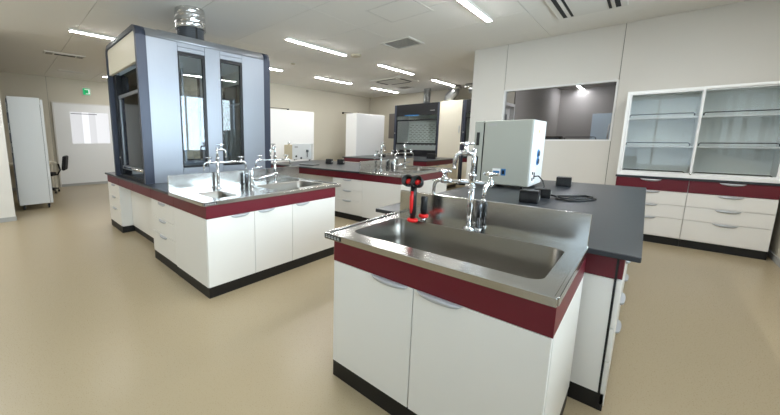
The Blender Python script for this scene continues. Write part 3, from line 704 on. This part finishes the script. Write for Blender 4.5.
# ================================================================== far wall hoods
def far_hood(x0, x1, lab):
    y = 9.62; t = thing('fume_hood', lab, 'fume hood', (x0, y, 0), 0, 'fume hoods along the far wall'); w = x1-x0; D = .9
    part('side_frame', M['slate'], t, (0, .07, 0, D, .0, 2.42), bev=.004); part('side_frame', M['slate'], t, (w-.05, w, 0, D, 0, 2.42), bev=.004)
    part('fascia', M['slated'], t, (.07, w-.05, .0, .05, 2.06, 2.42), bev=.004)
    part('roof_panel', M['alug'], t, (.07, w-.05, .05, D, 2.40, 2.42))
    part('light_strip', M['blue'], t, (.38, .86, -.008, 0, 2.05, 2.085)); 
    part('name_print', M['base'], t, (w-.28, w-.14, -.003, 0, 2.18, 2.20))
    sa = part('sash', M['slated'], t, (.07, w-.05, .03, .05, 1.90, 1.94), (.07, w-.05, .02, .05, 1.15, 1.20), (.07, .10, .03, .05, 1.2, 1.9), (w-.08, w-.05, .03, .05, 1.2, 1.9))
    part('sash_glass', M['glass'], sa, (.10, w-.08, .038, .042, 1.20, 1.90))
    part('upper_glass', M['glass'], t, (.07, w-.05, .052, .056, 1.92, 2.06))
    bk = part('baffle', M['cab'], t, (.07, w-.05, D-.12, D-.10, .82, 2.40))
    for r in range(12):
        q = [(.14+i*.15+(.07 if r % 2 else 0), .23+i*.15+(.07 if r % 2 else 0), D-.124, D-.12, 1.12+r*.06, 1.135+r*.06) for i in range(int((w-.4)/.15))]
        part('baffle_slots', M['joint'], bk, *q)
    part('inner_side', M['whiteb'], t, (.07, .08, .06, D-.12, .82, 2.4)); part('inner_side', M['whiteb'], t, (w-.06, w-.05, .06, D-.12, .82, 2.4))
    part('work_surface', M['top'], t, (.07, w-.05, 0, D, .78, .82)); part('sill', M['slated'], t, (.07, w-.05, -.03, .06, .82, .98), bev=.004)
    for a, c in ((.07, w/2-.001), (w/2+.001, w-.05)):
        o = part('door', M['cream'], t, (a, c, 0, .02, .09, .66), bev=.002); grip(o, (a+c)/2, .65)
    part('apron_panel', M['red'], t, (.07, w-.05, 0, .04, .67, .78)); part('plinth', M['black'], t, (.07, w-.05, .03, D, 0, .088)); part('carcass', M['cream'], t, (.07, w-.05, .021, D, .09, .66))
    part('switch_plate', M['base'], t, (.02, .05, -.004, 0, 1.50, 1.54))
    return t
far_hood(-5.93, -4.42, 'dark framed fume hood on the far wall, left of the cream panel')
far_hood(-3.72, -2.36, 'dark framed fume hood on the far wall, right of the cream panel')
t = thing('tall_cabinet', 'tall cream panel cabinet between the two far fume hoods', 'cabinet', (-4.41, 9.62, 0))
part('carcass', M['cream'], t, (0, .68, .02, .9, .09, 2.43), bev=.003); part('plinth', M['black'], t, (.01, .67, .04, .88, 0, .09))
o = part('door', M['cream'], t, (.006, .655, 0, .019, .92, 2.42), bev=.002); part('handle', M['handle'], o, (.60, .615, -.02, 0, 1.5, 1.7))
o = part('door', M['cream'], t, (.006, .655, 0, .019, .095, .91), bev=.002)
part('side_strip', M['slate'], t, (.657, .68, 0, .019, .09, 2.42))
def steel_duct(label, x, y, z0, r, bend=None):
    t = thing('exhaust_duct', label, 'duct', (x, y, z0), 0, 'exhaust ducts over the far hoods')
    if not bend:
        h = CH-z0; b = MB(); pf = [(.01, 0)]
        for i in range(7): pf += [(r, h*i/7), (r, h*(i+.8)/7), (r+.012, h*(i+.86)/7), (r+.012, h*(i+.94)/7)]
        b.lathe(pf+[(.01, h)], n=20).build('pipe', M['duct'], t)
    else:
        MB().tube(bend, r, 16).build('pipe', M['duct'], t)
        e = bend[-1] if bend[-1][2] > .3 else bend[0]
        MB().lathe([(.01, 0), (r+.05, 0), (r+.05, .05), (r+.015, .06), (r+.015, .10), (.01, .10)], (e[0], e[1], CH-z0-.11)).build('collar', M['foil'], t)
    return t
steel_duct('slim silver spiral duct over the left far hood', -5.02, 10.0, 2.43, .10)
steel_duct('silver duct with cranked middle over the cream panel', -4.15, 9.95, 2.46, .14, [(-.14, 0, 0), (-.13, 0, .12), (0, 0, .24), (.02, 0, .34)])
steel_duct('grey elbow duct over the right far hood', -3.25, 9.95, 2.44, .13, [(.1, 0, 0), (.08, 0, .16), (-.02, 0, .27), (-.2, 0, .30), (-.45, 0, .32)])
# ================================================================== tall white cabinets on the left far wall
def tall_white(y0, y1, z1, lab, x0=-7.6, x1=-7.0):
    t = thing('tall_white_cabinet', lab, 'cabinet', (0, 0, 0), 0, 'tall white cabinets on the left wall')
    part('carcass', M['whiteb'], t, (x0, x1, y0, y1, .06, z1), bev=.004); part('plinth', M['base'], t, (x0+.02, x1-.02, y0+.02, y1-.02, 0, .06))
    part('door', M['whiteb'], t, (x1, x1+.016, y0+.004, y1-.004, .07, z1-.006), bev=.002)
    part('hinge_rod', M['dark'], t, (x1-.03, x1-.02, y0+.1, y0+.12, z1, z1+.03)); 
    return t
tall_white(5.06, 6.90, 2.11, 'tall white cabinet just right of the island hood')
tall_white(7.95, 9.45, 2.10, 'tall white cabinet left of the far fume hoods', -6.62, -6.215)
for (a, b_, z, x, s) in ((5.1, 6.4, 2.20, -7.6, 'first'), (8.9, 10.4, 2.25, -7.6, 'second')):
    t = thing('wall_rail', 'thin dark rail on the wall above the %s tall white cabinet from the hood' % s, 'rail', (x, a, z))
    MB().cyl((.05, 0, 0), (.05, b_-a, 0), .008, 8).build('rod', M['dchrome'], t)
    for q in (.02, b_-a-.02): part('bracket', M['rubber'], t, (0, .06, q-.012, q+.012, -.05, .012))
t = thing('wall_panel_dark', 'dark grey brown wall panel on the far wall left of the hoods', 'panel', (-6.75, YF, 1.35))
part('frame', M['joint'], t, (0, .6, -.02, 0, 0, .9), bev=.003); part('panel', mat('brown_grey', '77706A', .5), t, (.03, .57, -.026, -.02, .03, .87))
# ================================================================== exit sign
t = thing('exit_sign', 'small green running man exit sign on the door wall', 'sign', (XL, 1.90, 2.50))
part('case', M['whiteb'], t, (0, .04, -.09, .09, 0, .19), bev=.004); part('face', M['exitw'], t, (.04, .045, -.082, .082, .008, .182))
fig = part('symbol', M['exits'], t, (.045, .047, -.02, .07, .03, .045), (.045, .047, .045, .07, .03, .16), (.045, .047, -.045, .05, .145, .16))
b = MB(); b.box(.047, .049, -.02, .0, .075, .115, R=None); b.lathe([(.002, .045), (.012, .045), (.012, .048), (.002, .048)], (0, -.022, .127), axis='x')
b.box(.047, .049, -.045, .012, .098, .106); b.box(.047, .049, -.03, -.018, .045, .08); b.box(.047, .049, .0, .03, .066, .076); b.build('running_figure', M['green'], t)
# ================================================================== rolling rack, desk and chair at left
t = thing('rolling_rack', 'white rolling shelf rack with blue goods at the far left', 'rack', (0, 0, 0))
RX, Ra, Rb, RT = -7.70, .165, .60, 2.03
part('end_panel', M['ovenl'], t, (RX-.03, RX, Ra, Rb, .10, RT), bev=.005); part('end_panel', M['ovenl'], t, (RX-1.10, RX-1.07, Ra, Rb, .10, RT), bev=.005)
part('top_board', M['ovenl'], t, (RX-1.07, RX-.03, Ra, Rb, RT-.03, RT)); part('bottom_board', M['ovenl'], t, (RX-1.07, RX-.03, Ra, Rb, .10, .16))
part('centre_panel', M['base'], t, (RX-1.07, RX-.03, .40, .41, .16, RT-.03))
for z in (.5, .85, 1.2, 1.55): part('shelf', M['slated'], t, (RX-1.07, RX-.03, Ra+.01, Rb-.01, z, z+.02))
for z in (1.05, 1.4, 1.75): part('label_holder', M['whiteb'], t, (RX-.09, RX-.032, Ra-.018, Ra, z, z+.17))
part('post', M['slate'], t, (RX-.09, RX-.032, Ra-.012, Ra, .16, RT-.04))
part('back_rail', M['ovenl'], t, (RX-.03, RX, Rb+.004, Rb+.045, .10, RT-.03), bev=.003); part('rack_gap_shade', M['dark'], t, (RX-.028, RX-.004, Rb, Rb+.004, .10, RT-.12))  # dark strip stands in for the shaded gap beside the back rail
for cx in (RX-.07, RX-1.03):
    for cy in (Ra+.06, Rb-.02):
        o = MB().lathe([(.004, -.014), (.042, -.014), (.045, 0), (.042, .014), (.004, .014)], (cx, cy, .045), axis='y').build('castor', M['rubber'], t)
        part('fork', M['dchrome'], o, (cx-.02, cx+.02, cy-.02, cy-.016, .045, .10), (cx-.02, cx+.02, cy+.016, cy+.02, .045, .10))
for k, z in enumerate((.16, .52, .87)):
    tag(MB().box(RX-.42, RX-.05, Ra+.03, Ra+.20, z, z+.26-.02*k, bev=.02, seg=2).build('folded_cloth', M['bluec']), 'dark blue folded cloth in the rolling rack, on the %s' % ('bottom board', 'lowest shelf', 'second shelf')[k], 'cloth', 'blue cloths in the rolling rack')
t = thing('desk', 'cream desk behind the rolling rack by the door', 'desk', (-10.5, .50, 0))
part('desk_top', M['cream'], t, (-.40, .40, -.5, .50, .69, .72), bev=.004)
for q in (-.45, .43): part('leg', M['cream'], t, (-.38, -.34, q, q+.04, 0, .69)); part('leg', M['cream'], t, (.34, .38, q, q+.04, 0, .69))
part('foot_bar', M['ovenl'], t, (-.34, .34, .40, .43, .02, .05))
t = thing('office_chair', 'black office swivel chair at the desk beside the white door', 'chair', (-9.9, .70, 0), math.radians(165))
b = MB(); b.box(-.23, .23, -.22, .24, .42, .49, bev=.035, seg=3); b.build('seat', M['chair'], t)
b = MB(); b.box(-.21, .21, -.035, .035, .55, .90, bev=.03, seg=3, R=Matrix.Translation((0, -.26, 0)) @ Matrix.Rotation(math.radians(8), 4, 'X'))
for v in b.bm.verts: v.co.y -= .10*(1-(v.co.x/.21)**2)*.35+.07
b.build('backrest', M['chair'], t)
MB().tube([(0, -.1, .42), (0, -.27, .44), (0, -.33, .55), (0, -.30, .70)], .018, 10).build('back_support', M['rubber'], t)
MB().cyl((0, 0, .1), (0, 0, .42), .028, 12).build('gas_lift', M['rubber'], t)
for k in range(5):
    a = 2*PI*k/5+.3; c = Vector((math.cos(a)*.29, math.sin(a)*.29, .065))
    o = MB().tube([(0, 0, .11), c+Vector((0, 0, .02))], [.028, .016], 8).build('leg', M['rubber'], t)
    MB().lathe([(.004, -.018), (.03, -.018), (.03, .018), (.004, .018)], (c.x, c.y, .03), axis='y').build('castor', M['rubber'], o)
# ================================================================== things in the room behind the internal window
t = thing('wall_bench', 'pale bench with black instrument seen through the internal window', 'bench', (-1.9, 9.0, 0))
part('bench_top', M['ovenl'], t, (0, 1.9, 0, .7, 1.21, 1.25), bev=.004); part('cupboard', M['white'], t, (.05, 1.85, .03, .68, .08, 1.21)); part('plinth', M['black'], t, (.06, 1.84, .05, .66, 0, .08))
t = thing('black_instrument', 'low black instrument on the bench behind the internal window', 'instrument', (-1.55, 9.25, 1.25))
part('case', M['rubber'], t, (-.18, .18, -.12, .12, .0, .14), bev=.01); part('panel', M['slate'], t, (-.14, .14, -.125, -.12, .03, .11))
t = thing('pale_board', 'pale blue translucent upright board behind the internal window', 'board', (-.88, 9.1, 1.25))
part('board', mat('pale_blue_board', 'C4D6E2', .3), t, (0, .30, 0, .015, .02, .60), bev=.003); part('foot', M['alug'], t, (0, .04, -.06, .08, 0, .02), (.26, .30, -.06, .08, 0, .02))
t = thing('white_pipe', 'thin white bent pipe in front of the pale board behind the internal window', 'pipe', (-.60, 9.0, 1.25))
MB().tube([(0, 0, 0), (0, 0, .30), (0.0, 0, .36), (.10, 0, .40), (.12, 0, .46), (.12, 0, .62)], .012, 8).build('tube', M['whiteb'], t); MB().lathe([(.003, 0), (.04, 0), (.04, .015), (.003, .015)]).build('flange', M['whiteb'], t)
t = thing('guard_frame', 'dark low wire frame on the bench behind the internal window', 'frame', (-1.3, 9.05, 1.25))
MB().tube([(0, 0, 0), (0, 0, .10), (.02, 0, .12), (.5, 0, .12), (.52, 0, .10), (.52, 0, 0)], .008, 8).build('wire', M['rubber'], t); part('foot', M['rubber'], t, (-.02, .02, -.05, .05, 0, .008), (.5, .54, -.05, .05, 0, .008))
